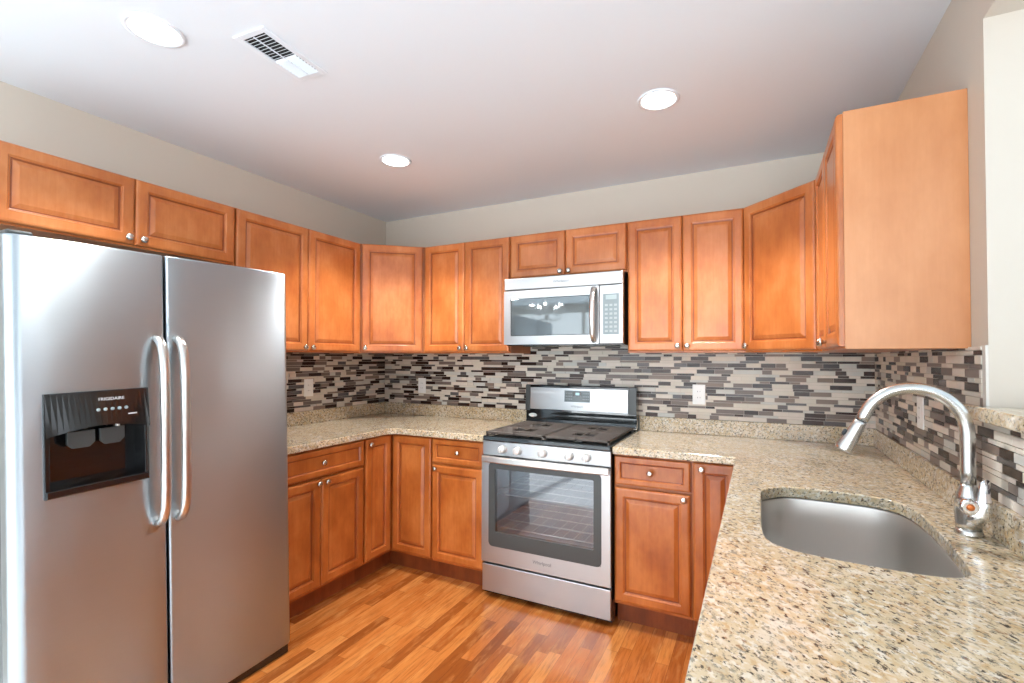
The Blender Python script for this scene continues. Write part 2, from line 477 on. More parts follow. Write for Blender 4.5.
# ------------------------------------------------------------------ cabinets
RAISED = [(0, 0), (0, .0105), (.0018, .0150), (.0060, .0183), (.0130, .0200), (.043, .020), (.0455, .0185), (.0475, .0150), (.0515, .0142), (.0535, .0098), (.0565, .0094), (.0585, .0104), (.0745, .0168), (.0765, .0172)]
DRAWER = [(0, 0), (0, .0125), (.0015, .0165), (.005, .0192), (.010, .020), (.028, .020), (.030, .0182), (.0335, .0130), (.0355, .0105), (.0385, .0102), (.0395, .0112)]
def door(parent, name, x0, x1, z0, z1, yb, T=None, prof=RAISED, mat='door_wood'):
    """a framed raised-panel front; back face at local y = yb, front towards -y"""
    b = MB(); rg = []
    for ins, h in prof:
        rg.append([(x0 + ins, yb - h, z0 + ins), (x1 - ins, yb - h, z0 + ins), (x1 - ins, yb - h, z1 - ins), (x0 + ins, yb - h, z1 - ins)])
    n = len(prof)
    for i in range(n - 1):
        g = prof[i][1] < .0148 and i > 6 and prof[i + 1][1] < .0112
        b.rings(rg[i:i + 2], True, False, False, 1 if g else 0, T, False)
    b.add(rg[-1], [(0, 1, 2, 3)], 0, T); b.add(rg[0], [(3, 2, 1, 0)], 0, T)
    return b.build(name, [mat, 'glaze_shade'], parent)
KNOB = [(.0055, 0), (.0055, .008), (.0075, .011), (.0135, .014), (.0155, .018), (.0150, .022), (.0115, .0255), (.006, .027), (.0005, .0272)]
def knob(parent, x, y, z, T=None):
    K = Matrix.Translation((x, y, z)) @ FRONT
    return MB().lathe(KNOB, (T @ K) if T else K, 20).build('knob', 'nickel', parent)

UZ0, UZ1 = 1.4001, 2.1414
def wall_body(p, w, d, z0, z1, mat='door_wood'):
    b = MB().box(0, w, -d, 0, z0, z1)
    return b.build('body', mat, p, .0015)

# --- along the left wall (front faces +x); local x runs towards the back wall
def left_cab(name, y0, label, group): return thing(name, label, 'cabinet', (0, y0, 0), PI / 2, group)
UP = 'wall cabinets'
c = left_cab('wall_cabinet', -2.345, 'short wide wall cabinet with two low doors above the refrigerator', UP)
wall_body(c, .885, .303, 1.842, 2.146)
d = door(c, 'door', .006, .4425, 1.850, UZ1, -.305); knob(d, .417, -.325, 1.878)
d = door(c, 'door', .4455, .882, 1.850, UZ1, -.305); knob(d, .471, -.325, 1.878)
c = left_cab('wall_cabinet', -1.4575, 'tall two-door wall cabinet between the refrigerator and the far corner cabinet', UP)
wall_body(c, .870, .303, 1.392, 2.146)
d = door(c, 'door', .005, .4465, UZ0, UZ1, -.305); knob(d, .4205, -.325, 1.4235)
d = door(c, 'door', .4495, .866, UZ0, UZ1, -.305); knob(d, .474, -.325, 1.4235)

# --- diagonal corner cabinets
def corner_body(p, pts, z0=1.392, z1=2.146, mat='door_wood'):
    return MB().prism(pts, z0, z1).build('body', mat, p, .0015)
def diag(p, a, b_, gap, knob_at):
    a, b_ = Vector(a + (0,)), Vector(b_ + (0,)); L = (b_ - a).length
    ang = math.atan2(b_.y - a.y, b_.x - a.x)
    T = Matrix.Translation(a) @ RZ(ang)
    d = door(p, 'door', gap, L - gap, UZ0, UZ1, -.002, T)
    knob(d, gap + .026 if knob_at == 'a' else L - gap - .026, -.022, 1.426, T)
c = thing('corner_wall_cabinet', 'diagonal corner wall cabinet with one door in the far corner beside the two-door cabinets', 'cabinet', (0, 0, 0), 0, UP)
corner_body(c, [(0, 0), (0, -.586), (.303, -.586), (.640, -.303), (.640, 0)])
diag(c, (.306, -.590), (.648, -.303), .020, 'a')
c = thing('corner_wall_cabinet', 'diagonal corner wall cabinet with one door above the faucet side of the backsplash', 'cabinet', (W, 0, 0), 0, UP)
corner_body(c, [(0, 0), (-.608, 0), (-.608, -.303), (-.303, -.608), (0, -.608)])
diag(c, (-.612, -.300), (-.305, -.610), .012, 'a')

# --- along the back wall
def back_cab(name, x0, label, group=UP): return thing(name, label, 'cabinet', (x0, 0, 0), 0, group)
c = back_cab('wall_cabinet', .6405, 'two-door wall cabinet between the far corner and the microwave')
wall_body(c, .692, .303, 1.392, 2.146)
d = door(c, 'door', .0145, .3465, UZ0, UZ1, -.305); knob(d, .3205, -.325, 1.4265)
d = door(c, 'door', .349, .6885, UZ0, UZ1, -.305); knob(d, .3755, -.325, 1.4265)
c = back_cab('wall_cabinet', 1.333, 'short two-door wall cabinet directly above the microwave')
wall_body(c, .761, .303, 1.858, 2.146)
d = door(c, 'door', .006, .379, 1.868, UZ1, -.305); knob(d, .353, -.325, 1.889)
d = door(c, 'door', .382, .756, 1.868, UZ1, -.305); knob(d, .409, -.325, 1.889)
c = back_cab('wall_cabinet', 2.0945, 'tall two-door wall cabinet between the microwave and the near corner cabinet')
wall_body(c, .615, .303, 1.392, 2.146)
d = door(c, 'door', .004, .302, UZ0, UZ1, -.305); knob(d, .2785, -.325, 1.4295)
d = door(c, 'door', .305, .608, UZ0, UZ1, -.305); knob(d, .329, -.325, 1.4295)

# --- on the right wall (front faces -x); local x runs towards the camera
c = thing('wall_cabinet', 'wall cabinet with a plain pale wood end panel beside the pass-through opening', 'cabinet', (W, -.609, 0), -PI / 2, UP)
MB().box(0, .612, -.303, 0, 1.392, 2.146).build('body', 'door_wood', c, .0015)
MB().box(.6125, .6175, -.305, -.0005, 1.3915, 2.1465).build('end_panel', 'veneer', c, .001)['label'] = 'plain pale maple end panel'
d = door(c, 'door', .010, .3065, UZ0, UZ1, -.305); knob(d, .280, -.325, 1.423)
d = door(c, 'door', .3095, .612, UZ0, UZ1, -.305); knob(d, .338, -.325, 1.423)

# ------------------------------------------------------------------ base cabinets
BZ0, BZ1, BT = .130, .866, .8725
LOW = 'base cabinets'
DL, DB, DR = .620, .605, .612             # carcass depths: left wall, back wall, peninsula
def base_body(p, w_, dep):
    MB().box(0, w_, -dep, -.004, .112, BT).build('body', 'base_wood', p, .001)
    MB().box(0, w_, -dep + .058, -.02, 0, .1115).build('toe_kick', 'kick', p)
def drawer(p, x0, x1, kx, dep):
    d = door(p, 'drawer', x0, x1, .720, .863, -dep - .002, prof=DRAWER, mat='base_wood'); knob(d, kx, -dep - .022, .792); return d
def bdoor(p, x0, x1, dep, kx=None, kz=.684, z1=.706, T=None):
    d = door(p, 'door', x0, x1, BZ0, z1, -dep - .002, T, mat='base_wood')
    if kx is not None: knob(d, kx, -dep - .022, kz, T)
    return d
c = thing('base_cabinet', 'base cabinet with one wide drawer over two doors beside the refrigerator', 'cabinet', (0, -1.487, 0), PI / 2, LOW)
base_body(c, .632, DL)
drawer(c, .008, .622, .3165, DL)
bdoor(c, .008, .3135, DL, .289); bdoor(c, .317, .622, DL, .343)

def corner_base(name, x, sx, sy, dx, dy, mirror, label):
    """L-shaped corner unit in the room corner at (x, 0): sx along the back wall, sy along the side wall"""
    p = thing(name, label, 'cabinet', (x, 0, 0), 0, LOW)
    m = -1 if mirror else 1
    def L(ix, iy, e):
        q = [(e * m, -e), (e * m, -sy), (ix * m, -sy), (ix * m, -iy), (sx * m, -iy), (sx * m, -e)]
        return q[::-1] if mirror else q
    MB().prism(L(dx, dy, .004), .112, BT).build('body', 'base_wood', p, .001)
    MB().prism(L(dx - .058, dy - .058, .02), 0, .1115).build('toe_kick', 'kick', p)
    return p
c = corner_base('corner_base_cabinet', 0, .9525, .854, DL, DB, False, 'L-shaped corner base cabinet with two narrow doors meeting at the far inner corner')
bdoor(c, -.848, -.631, DL, -.8225, .832, BZ1, RZ(PI / 2))
bdoor(c, .646, .948, DB, None, 0, BZ1)
c = thing('base_cabinet', 'one-drawer one-door base cabinet on the far corner side of the range', 'cabinet', (.953, 0, 0), 0, LOW)
base_body(c, .378, DB)
drawer(c, .005, .372, .200, DB); bdoor(c, .005, .372, DB, .036)
c = thing('base_cabinet', 'one-drawer one-door base cabinet between the range and the peninsula', 'cabinet', (2.098, 0, 0), 0, LOW)
base_body(c, .378, DB)
drawer(c, .005, .373, .187, DB); bdoor(c, .005, .373, DB, .346)
c = corner_base('corner_base_cabinet', W, W - 2.477, .846, DR, DB, True, 'corner base cabinet with a narrow knobbed door half hidden behind the peninsula countertop edge')
bdoor(c, 2.4845 - W, -.637, DB, 2.5245 - W, .836, BZ1)
bdoor(c, .629, .842, DR, None, 0, BZ1, RZ(-PI / 2))
c = thing('sink_base_cabinet', 'sink base cabinet under the peninsula countertop', 'cabinet', (W, -.847, 0), -PI / 2, LOW)
b = MB(); b.box(0, .93, -DR, -.594, .112, BT); b.box(0, .018, -.594, -.004, .112, BT); b.box(.912, .93, -.594, -.004, .112, BT); b.box(.018, .912, -.594, -.004, .112, .13)
b.build('body', 'base_wood', c)
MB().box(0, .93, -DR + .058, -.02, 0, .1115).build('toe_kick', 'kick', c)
door(c, 'false_drawer_front', .006, .924, .720, .863, -DR - .002, prof=DRAWER, mat='base_wood')
bdoor(c, .006, .4635, DR, .437); bdoor(c, .4665, .924, DR, .493)
c = thing('base_cabinet', 'base cabinet under the open end of the peninsula countertop', 'cabinet', (W, -1.778, 0), -PI / 2, LOW)
base_body(c, .765, DR)
drawer(c, .006, .759, .38, DR); bdoor(c, .006, .381, DR, .355); bdoor(c, .384, .759, DR, .41)

# ------------------------------------------------------------------ granite
def ring_poly(x0, x1, y0, y1, r, n=10):
    pts = []
    for cx, cy, a0 in ((x1 - r[0], y1 - r[0], 0), (x0 + r[1], y1 - r[1], 90), (x0 + r[2], y0 + r[2], 180), (x1 - r[3], y0 + r[3], 270)):
        rr = r[len(pts) // (n + 1)]
        for i in range(n + 1):
            a = R(a0 + 90 * i / n); pts.append((cx + rr * math.cos(a), cy + rr * math.sin(a)))
    return pts
def slab(name, outer, hole, z0, z1, parent):
    bm = bmesh.new(); edges = []
    for poly in ([outer] + ([hole] if hole else [])):
        vs = [bm.verts.new((x, y, z1)) for x, y in poly]
        edges += [bm.edges.new((vs[i], vs[(i + 1) % len(vs)])) for i in range(len(vs))]
    bmesh.ops.triangle_fill(bm, use_beauty=True, use_dissolve=False, edges=edges)
    r = bmesh.ops.extrude_face_region(bm, geom=list(bm.faces))
    bmesh.ops.translate(bm, verts=[v for v in r['geom'] if isinstance(v, bmesh.types.BMVert)], vec=(0, 0, z0 - z1))
    bmesh.ops.recalc_face_normals(bm, faces=bm.faces)
    me = bpy.data.meshes.new(name); bm.to_mesh(me); bm.free(); me.materials.append(M['granite'])
    o = bpy.data.objects.new(name, me); C.objects.link(o); o.parent = parent
    bv = o.modifiers.new('bevel', 'BEVEL'); bv.width = .005; bv.segments = 3; bv.limit_method = 'ANGLE'; bv.angle_limit = R(50)
    return o
CZ = .8735
c = thing('granite_countertop', 'L-shaped speckled granite countertop between the refrigerator and the range', 'countertop')
slab('slab', [(.001, -.001), (.001, -1.505), (.650, -1.505), (.650, -.680), (.688, -.642), (1.3315, -.642), (1.3315, -.001)], None, CZ, ZC, c)
b = MB().box(.001, .022, -1.505, -.001, ZC + .0003, ZT); b.box(.0225, 1.3315, -.022, -.001, ZC + .0003, ZT)
b.build('splash', 'granite', c, .002)
KEY = [(2.7720, -1.40), (2.7728, -1.5866), (2.7855, -1.676), (2.8312, -1.7195), (2.9093, -1.7375), (3.0003, -1.7455), (3.085, -1.7455), (3.136, -1.7300), (3.1665, -1.6900), (3.1795, -1.587),
       (3.1875, -1.4222), (3.1850, -1.2648), (3.1610, -1.1602), (3.0932, -1.1100), (2.9831, -1.0990), (2.8638, -1.1020), (2.8130, -1.1390), (2.7775, -1.1900), (2.7720, -1.28)]
def smooth_loop(P, n=4):
    out = []; N = len(P)
    for i in range(N):
        p0, p1, p2, p3 = [Vector(P[(i + k) % N]) for k in (-1, 0, 1, 2)]
        for q in range(n):
            t = q / n
            v = .5 * ((2 * p1) + (p2 - p0) * t + (2 * p0 - 5 * p1 + 4 * p2 - p3) * t * t + (3 * p1 - p0 - 3 * p2 + p3) * t ** 3)
            out.append((v.x, v.y))
    return out
SINK = smooth_loop(KEY)
c = thing('granite_countertop', 'long granite peninsula countertop holding the sink and faucet', 'countertop', (0, 0, 0))
slab('slab', [(2.0965, -.001), (2.0965, -.642), (2.6705, -.642), (2.6705, -2.56), (3.317, -2.56), (3.317, -.001)], SINK, CZ, ZC, c)
b = MB().box(2.0965, 3.317, -.022, -.001, ZC + .0003, ZT); b.box(3.297, 3.317, -2.56, -.0225, ZC + .0003, ZT)
b.build('splash', 'granite', c, .002)
o = MB().box(3.286, W + TH + .16, -2.60, -1.232, 1.1965, 1.2340)
# the ledge is notched round the end of the wall
o = MB().prism([(3.286, -2.60), (W + TH + .16, -2.60), (W + TH + .16, YO - .001), (W - .0095, YO - .001), (W - .0095, -1.232), (3.286, -1.232)], 1.1965, 1.2340)
o = o.build('granite_bar_ledge', 'granite', None, .005, 3)
tag(o, 'narrow raised granite bar ledge capping the tiled half wall behind the faucet', 'ledge')

# ------------------------------------------------------------------ sink and faucet
c = thing('kitchen_sink', 'undermount stainless steel sink basin in the peninsula countertop', 'sink', (2.98, -1.42, 0))
OX, OY = 2.98, -1.42
def offs(poly, d):
    n = len(poly); out = []
    for i in range(n):
        a, b2 = Vector(poly[i - 1]), Vector(poly[(i + 1) % n])
        t = (b2 - a).normalized(); out.append((poly[i][0] + t.y * d - OX, poly[i][1] - t.x * d - OY))
    return out
b = MB(); rg = []
for d_, z in ((.020, CZ - .0005), (.004, CZ - .0008), (.002, CZ - .006), (.000, .80), (-.004, .690), (-.010, .662), (-.022, .650), (-.045, .645)):
    rg.append([(x, y, z) for x, y in offs(SINK, d_)])
b.rings(rg, True, False, False, 0, None, True)
b.add([(x, y, .645) for x, y in offs(SINK, -.045)], [tuple(range(len(SINK)))], 0)
o = b.build('bowl', 'sink_steel', c)
sd = o.modifiers.new('thickness', 'SOLIDIFY'); sd.thickness = .0012; sd.offset = -1
MB().lathe([(.045, 0), (.045, .002), (.038, .003), (.036, .0005), (.012, .0004), (.012, .004), (.002, .005)], Matrix.Translation((.02, 0, .6465)), 24).build('drain', 'chrome', c)

FX, FY = 3.250, -1.410
c = thing('kitchen_faucet', 'brushed nickel gooseneck pull-down faucet beside the sink', 'faucet', (FX, FY, ZC + .0004))
MB().lathe([(.0295, 0), (.0295, .004), (.0275, .010), (.0262, .014)], None, 32).build('base_ring', 'faucet', c)
MB().lathe([(.0262, .0142), (.0272, .030), (.0285, .060), (.0280, .080), (.0252, .098), (.0208, .112), (.0175, .122), (.0160, .128)], None, 32).build('body', 'faucet', c)
pts = [(0, 0, z) for z in (.126, .16, .20, .235, .258)]
RA = .112
for i in range(1, 19):
    a = R(i * 158 / 18); pts.append((-RA + RA * math.cos(a), 0, .258 + RA * math.sin(a)))
d_ = (Vector(pts[-1]) - Vector(pts[-2])).normalized(); pts += [tuple(Vector(pts[-1]) + d_ * .012), tuple(Vector(pts[-1]) + d_ * .024)]
MB().tube(pts, .0156, 20).build('neck', 'faucet', c)
p1 = Vector(pts[-1]); dr = (Vector(pts[-1]) - Vector(pts[-2])).normalized()
Q = Matrix.Translation(p1) @ dr.to_track_quat('Z', 'Y').to_matrix().to_4x4()
MB().lathe([(.0135, -.001), (.0135, .003)], Q, 24).build('collar_seal', 'rubber', c)
h = MB().lathe([(.0150, .0032), (.0160, .012), (.0175, .035), (.0205, .065), (.0228, .088), (.0232, .094), (.0215, .0975), (.016, .0965)], Q, 28).build('spray_head', 'faucet', c)
nb = Vector((dr.z, 0, -dr.x)).normalized()
if nb.x > 0: nb = -nb
QB = Matrix.Translation(p1 + dr * .050 + nb * .0180) @ nb.to_track_quat('Z', 'Y').to_matrix().to_4x4()
MB().lathe([(.0075, 0), (.0075, .004), (.0050, .0065)], QB @ Matrix.Diagonal((1, 1.3, 1, 1)), 16).build('spray_button', 'rubber', h)
hub = MB().lathe([(.0205, 0), (.0205, .026), (.0190, .032), (.0155, .034)], Matrix.Translation((-.010, -.012, .078)) @ FRONT, 28).build('valve_hub', 'chrome', c)
MB().lathe([(.0085, 0), (.0082, .002), (.003, .0032)], Matrix.Translation((-.010, -.0462, .079)) @ FRONT, 20).build('hub_cap', 'cap_reflection', hub)['label'] = 'small hub cap coloured with an orange-brown reflection'
lv = [(-.012, -.030, .055), (.000, -.034, .052), (.013, -.036, .060), (.018, -.036, .085), (.019, -.036, .112), (.021, -.035, .136), (.026, -.034, .149)]
MB().tube(lv, [.014, .020, .0215, .0170, .0120, .0105, .0060], 18, flat=(.55, 1)).build('lever', 'chrome', c)

# ------------------------------------------------------------------ gas range  (local x from its centre, front towards -y)
XR = 1.7142; HWD = .3775
c = thing('gas_range', 'freestanding stainless steel gas range with black grates and a glass oven door', 'range', (XR, 0, 0))
b = MB(); t_ = .02
b.box(-HWD, -HWD + t_, -.628, -.03, .018, .886); b.box(HWD - t_, HWD, -.628, -.03, .018, .886)
b.box(-HWD + t_, HWD - t_, -.05, -.03, .018, .886); b.box(-HWD + t_, HWD - t_, -.628, -.05, .018, .215); b.box(-HWD + t_, HWD - t_, -.628, -.05, .79, .886)
b.build('body', 'enamel', c)
for sx in (-1, 1):
    for y in (-.56, -.1): MB().lathe([(.018, 0), (.018, .012), (.01, .0175)], Matrix.Translation((sx * .33, y, 0)), 14).build('foot', 'black', c)
dr_ = MB().box(-HWD, HWD, -.652, -.6285, .036, .190).build('storage_drawer', 'steel', c, .004)
# oven door: stainless frame round a dark-bordered pane
dz0, dz1 = .205, .803; wx, wz0, wz1 = .327, .302, .766
b = MB()
b.box(-HWD, -wx, -.660, -.6285, dz0, dz1); b.box(wx, HWD, -.660, -.6285, dz0, dz1)
b.box(-wx, wx, -.660, -.6285, dz0, wz0); b.box(-wx, wx, -.660, -.6285, wz1, dz1)
od = b.build('oven_door', 'steel', c)
ix, iz0, iz1 = .290, .379, .735
def loop_rect(x0, x1, z0, z1, r, y, n=6):
    return [(x, y, z) for x, z in ring_poly(x0, x1, z0, z1, (r, r, r, r), n)]
b = MB()
b.rings([loop_rect(-wx - .004, wx + .004, wz0 - .004, wz1 + .004, .026, -.6602), loop_rect(-wx - .004, wx + .004, wz0 - .004, wz1 + .004, .026, -.6622),
         loop_rect(-ix, ix, iz0, iz1, .008, -.6622), loop_rect(-ix, ix, iz0, iz1, .008, -.634)], True, False, False, 0, None, False)
b.build('window_border', 'charcoal', od)
MB().box(-ix - .001, ix + .001, -.6590, -.6570, iz0 - .001, iz1 + .001).build('window_pane', 'oven_glass', od)
b = MB(); rg = []
for i in range(17):
    x = -.364 + .736 * i / 16; yc = -.676 - .012 * (1 - ((x - .004) / .368) ** 2)
    rg.append([(x, yc + a, .789 + c_) for a, c_ in ((.008, -.014), (.008, .014), (.004, .0175), (-.005, .0175), (-.009, .012), (-.009, -.012), (-.005, -.0175), (.004, -.0175))])
b.rings(rg, True, True, True, 0, None, False)
for xx in (-.350, .350): b.box(xx - .012, xx + .012, -.672, -.6602, .776, .802)
b.build('handle', 'steel_handle', od)
text('brand_logo', 'Whirlpool', .026, Matrix.Translation((.0, -.6605, .256)) @ FRONT, 'lettering', od)
# oven interior
b = MB()
b.box(-.355, .355, -.0705, -.0700, .225, .785); b.box(-.355, -.3545, -.60, -.07, .225, .785); b.box(.3545, .355, -.60, -.07, .225, .785)
b.box(-.355, .355, -.60, -.07, .225, .2255); b.box(-.355, .355, -.60, -.07, .7845, .785)
cav = b.build('oven_cavity', 'cavity', c)
for z in (.385, .575):
    b = MB()
    for y in (-.59, -.46, -.33, -.20, -.09): b.tube([(-.35, y, z), (.35, y, z)], .0032, 6)
    for i in range(12):
        x = -.34 + .68 * i / 11; b.tube([(x, -.59, z + .003), (x, -.09, z + .003)], .0013, 5)
    b.build('oven_rack', 'rack', cav)
# control strip with five knobs
cp = MB().box(-HWD, HWD, -.648, -.6285, .8065, .885).build('control_panel', 'steel', c, .003)
RK = [(.0235, 0), (.0235, .004), (.0215, .007), (.0205, .026), (.0155, .030), (.0005, .0305)]
for x in (-.247, -.152, .000, .154, .249):
    k_ = MB().lathe(RK, Matrix.Translation((x, -.6482, .845)) @ FRONT, 24)
    k_.box(-.0035, .0035, -.0165, .0165, .030, .036, 0, Matrix.Translation((x, -.6482, .845)) @ FRONT)
    k_.build('burner_knob', 'knob_silver', cp)
# cooktop
MB().box(-HWD, HWD, -.650, -.032, .8865, .913).build('cooktop', 'enamel', c, .005)
BUR = ((-.215, -.49, .047), (-.215, -.235, .038), (.215, -.49, .052), (.215, -.235, .036), (0, -.36, .040))
for x, y, r in BUR:
    bn = MB().lathe([(r, 0), (r, .008), (r * .85, .012)], Matrix.Translation((x, y, .9132)), 24).build('burner', 'aluminium', c)
    MB().lathe([(r * .8, 0), (r * .8, .005), (r * .6, .008), (.001, .009)], Matrix.Translation((x, y, .9253)), 24).build('burner_cap', 'black_matte', bn)
for x0, x1 in ((-.366, -.0015), (.0015, .366)):
    b = MB(); y0, y1, z0, z1 = -.636, -.118, .926, .938; cx = (x0 + x1) / 2
    b.box(x0, x1, y0, y0 + .013, z0, z1); b.box(x0, x1, y1 - .013, y1, z0, z1); b.box(x0, x0 + .013, y0, y1, z0, z1); b.box(x1 - .013, x1, y0, y1, z0, z1)
    b.box(cx - .006, cx + .006, y0, y1, z0, z1)
    b.box(x0, x1, (y0 + y1) / 2 - .007, (y0 + y1) / 2 + .007, z0, z1)
    ny = 17
    for i in range(1, ny):
        y = y0 + (y1 - y0) * i / ny
        near = [bu for bu in BUR if x0 <= bu[0] <= x1 and abs(bu[1] - y) < .045]
        if near:
            b.box(x0, cx - .062, y - .0065, y + .0065, z0, z1); b.box(cx + .062, x1, y - .0065, y + .0065, z0, z1)
        else: b.box(x0, x1, y - .0065, y + .0065, z0, z1)
    for xx in (x0 + .006, x1 - .006):
        for yy in (y0 + .006, y1 - .006): b.box(xx - .006, xx + .006, yy - .006, yy + .006, .9133, z0)
    b.build('grate', 'iron', c, .0015, 1)
# backguard
prof = [(-.030, .914), (-.100, .914), (-.092, .920), (-.084, .932), (-.079, .950), (-.078, .985), (-.078, 1.004), (-.090, 1.006), (-.084, 1.174), (-.078, 1.180), (-.030, 1.180)]
b = MB(); n = len(prof)
b.add([(-HWD, y, z) for y, z in prof] + [(HWD, y, z) for y, z in prof], [tuple(range(n)), tuple(range(2 * n - 1, n - 1, -1))] + [(i, (i + 1) % n, n + (i + 1) % n, n + i) for i in range(n)], 0)
bgd = b.build('backguard', 'enamel', c)
TB = Matrix.Translation((0, -.0897, 1.0075)) @ Matrix.Rotation(-math.atan2(.006, .168), 4, 'X')   # plane of the upper backguard
def bgbox(x0, x1, z0, z1, t0, t1): return MB().box(x0, x1, -t1, -t0, z0 - 1.0075, z1 - 1.0075, 0, TB)
bgbox(-HWD - .0005, -.3435, 1.008, 1.1775, .0005, .004).build('end_cap', 'charcoal', bgd, .001)
bgbox(.3275, HWD + .0005, 1.008, 1.1775, .0005, .004).build('end_cap', 'charcoal', bgd, .001)
pn = bgbox(-.3425, .3265, 1.018, 1.1635, .0005, .0035).build('control_fascia', 'steel', bgd, .0015)
ds = bgbox(-.094, .081, 1.075, 1.148, .0036, .0058).build('clock_panel', 'keypad', pn, .003)
bgbox(-.035, .022, 1.112, 1.142, .0059, .0066).build('clock_window', 'black', ds)
MB().box(-.016, .010, -.0072, -.0067, .112, .128, 0, TB).build('lit_readout', 'lcd', ds)
for i in range(4):
    for x in (-.084 + .012 * i, .032 + .012 * i):
        for z in (1.09, 1.108, 1.128): MB().box(x, x + .008, -.0064, -.0059, z - 1.0075, z + .006 - 1.0075, 0, TB).build('key', 'keys', ds)
text('brand_logo', 'Whirlpool', .020, TB @ Matrix.Translation((-.008, -.0040, .038)) @ FRONT, 'lettering', pn, .0003)
b = MB(); b.lathe([(.030, 0), (.030, .002), (.001, .0022)], Matrix.Translation((-.328, -.0786, .974)) @ Matrix.Rotation(R(89), 4, 'X') @ Matrix.Diagonal((1, .45, 1, 1)), 28)
b.build('oval_badge', 'plastic_white', bgd)

# ------------------------------------------------------------------ over-the-range microwave
c = thing('microwave', 'stainless steel over-the-range microwave above the gas range', 'microwave', (XR - .002, 0, 0))
MX = .3775; mz0, mz1 = 1.4437, 1.8545
MB().box(-MX + .004, MX - .004, -.370, -.010, mz0 - .006, mz1 - .001).build('case', 'black', c)
MB().box(-MX, MX, -.398, -.3705, 1.7795, mz1).build('vent_panel', 'steel', c, .006)
text('brand_logo', 'Whirlpool', .024, Matrix.Translation((.005, -.3985, 1.818)) @ FRONT, 'lettering', c)
xs = .2385
b = MB(); wx0, wx1, wz0, wz1 = -.332, .186, 1.4955, 1.7265
b.box(-MX, wx0, -.398, -.3705, mz0, 1.7765); b.box(wx1, xs, -.398, -.3705, mz0, 1.7765); b.box(wx0, wx1, -.398, -.3705, mz0, wz0); b.box(wx0, wx1, -.398, -.3705, wz1, 1.7765)
md = b.build('door', 'steel', c)
MB().box(wx0, wx1, -.3965, -.3710, wz0, wz1).build('window', 'micro_glass', md, .004)
pts = [(.208, -.398, 1.765), (.210, -.418, 1.755), (.211, -.434, 1.72), (.211, -.440, 1.66), (.211, -.440, 1.56), (.211, -.434, 1.50), (.210, -.418, 1.463), (.208, -.398, 1.455)]
MB().tube(pts, .0145, 14, flat=(1.0, .55)).build('handle', 'steel_handle', md)
mp_ = MB().box(xs + .003, MX, -.398, -.3705, mz0, 1.7765).build('control_panel', 'steel', c, .003)
kp = MB().box(.2625, .3555, -.3992, -.3981, 1.494, 1.7255).build('keypad', 'keypad', mp_)
MB().box(.279, .342, -.3999, -.3993, 1.693, 1.7185).build('display', 'disp_grey', kp)
for i in range(7):
    for j in range(3): MB().box(.2745 + .0265 * j, .2745 + .0265 * j + .0165, -.3996, -.3993, 1.508 + .0245 * i, 1.508 + .0245 * i + .012).build('key', 'keys', kp)
for s_ in (-1, 1): MB().box(s_ * .20 - .09, s_ * .20 + .09, -.30, -.10, mz0 - .008, mz0 - .0061).build('grease_filter', 'charcoal', c)

# ------------------------------------------------------------------ refrigerator (slightly out of level)
c = thing('refrigerator', 'large side-by-side stainless steel refrigerator with water dispenser', 'refrigerator', (.055, -1.9405, 0), PI / 2)
c.rotation_euler = (0, -.027, PI / 2)      # stands a little out of level
FW = .4525
fb = MB().box(-FW + .004, FW - .004, -.685, 0, .0295, 1.735).build('case', 'grey_side', c, .006)
FD0, FD1, FZ0, FZ1 = -.7625, -.692, .030, 1.735
def fridge_door(name, x0, x1, ro0, ro1, hole=None):
    """x0..x1 with corner radii; optional rectangular hole (hx0, hx1, hz0, hz1) through the front skin"""
    fr = []
    def yb(x): return FD0 + .006 * ((x - (x0 + x1) / 2) / ((x1 - x0) / 2)) ** 2
    for i in range(7):
        a = R(180 + 90 * i / 6); fr.append((x0 + ro0 + ro0 * math.cos(a), yb(x0) + ro0 + ro0 * math.sin(a)))
    xs_ = [x0 + ro0 + (x1 - ro1 - x0 - ro0) * i / 12 for i in range(1, 12)]
    if hole: xs_ = sorted([x for x in xs_ if abs(x - hole[0]) > .008 and abs(x - hole[1]) > .008] + [hole[0], hole[1]])
    fr += [(x, yb(x)) for x in xs_]
    for i in range(7):
        a = R(270 + 90 * i / 6); fr.append((x1 - ro1 + ro1 * math.cos(a), yb(x1) + ro1 + ro1 * math.sin(a)))
    zs = [FZ0, FZ0 + .008, FZ1 - .008, FZ1]
    if hole: zs = sorted(zs + [hole[2], hole[3]])
    b = MB(); pr = fr + [(x1, FD1), (x0, FD1)]; n = len(pr)
    for i, z in enumerate(zs):
        e = .004 if i in (0, len(zs) - 1) else 0
        b.v += [(x, y + (e if y < FD1 - .02 else 0), z) for x, y in pr]
    for i in range(len(zs) - 1):
        for j in range(n):
            k2 = (j + 1) % n
            if hole and abs(zs[i] - hole[2]) < 1e-6 and hole[0] - 1e-6 <= pr[j][0] and pr[k2][0] <= hole[1] + 1e-6 and pr[j][1] < FD0 + .02: continue
            b.f.append([i * n + j, i * n + k2, (i + 1) * n + k2, (i + 1) * n + j]); b.m.append(0); b.sm.append(j < n - 3)
    b.f.append(list(range(n - 1, -1, -1))); b.m.append(0); b.sm.append(False)
    b.f.append([(len(zs) - 1) * n + i for i in range(n)]); b.m.append(0); b.sm.append(False)
    return b.build(name, 'steel_fridge', c)
hx0, hx1, hz0, hz1 = -.381, -.105, .935, 1.258
fz = fridge_door('freezer_door', -FW, -.0465, .034, .010, (hx0, hx1, hz0, hz1))
rf = fridge_door('refrigerator_door', -.0395, FW + .010, .010, .022)
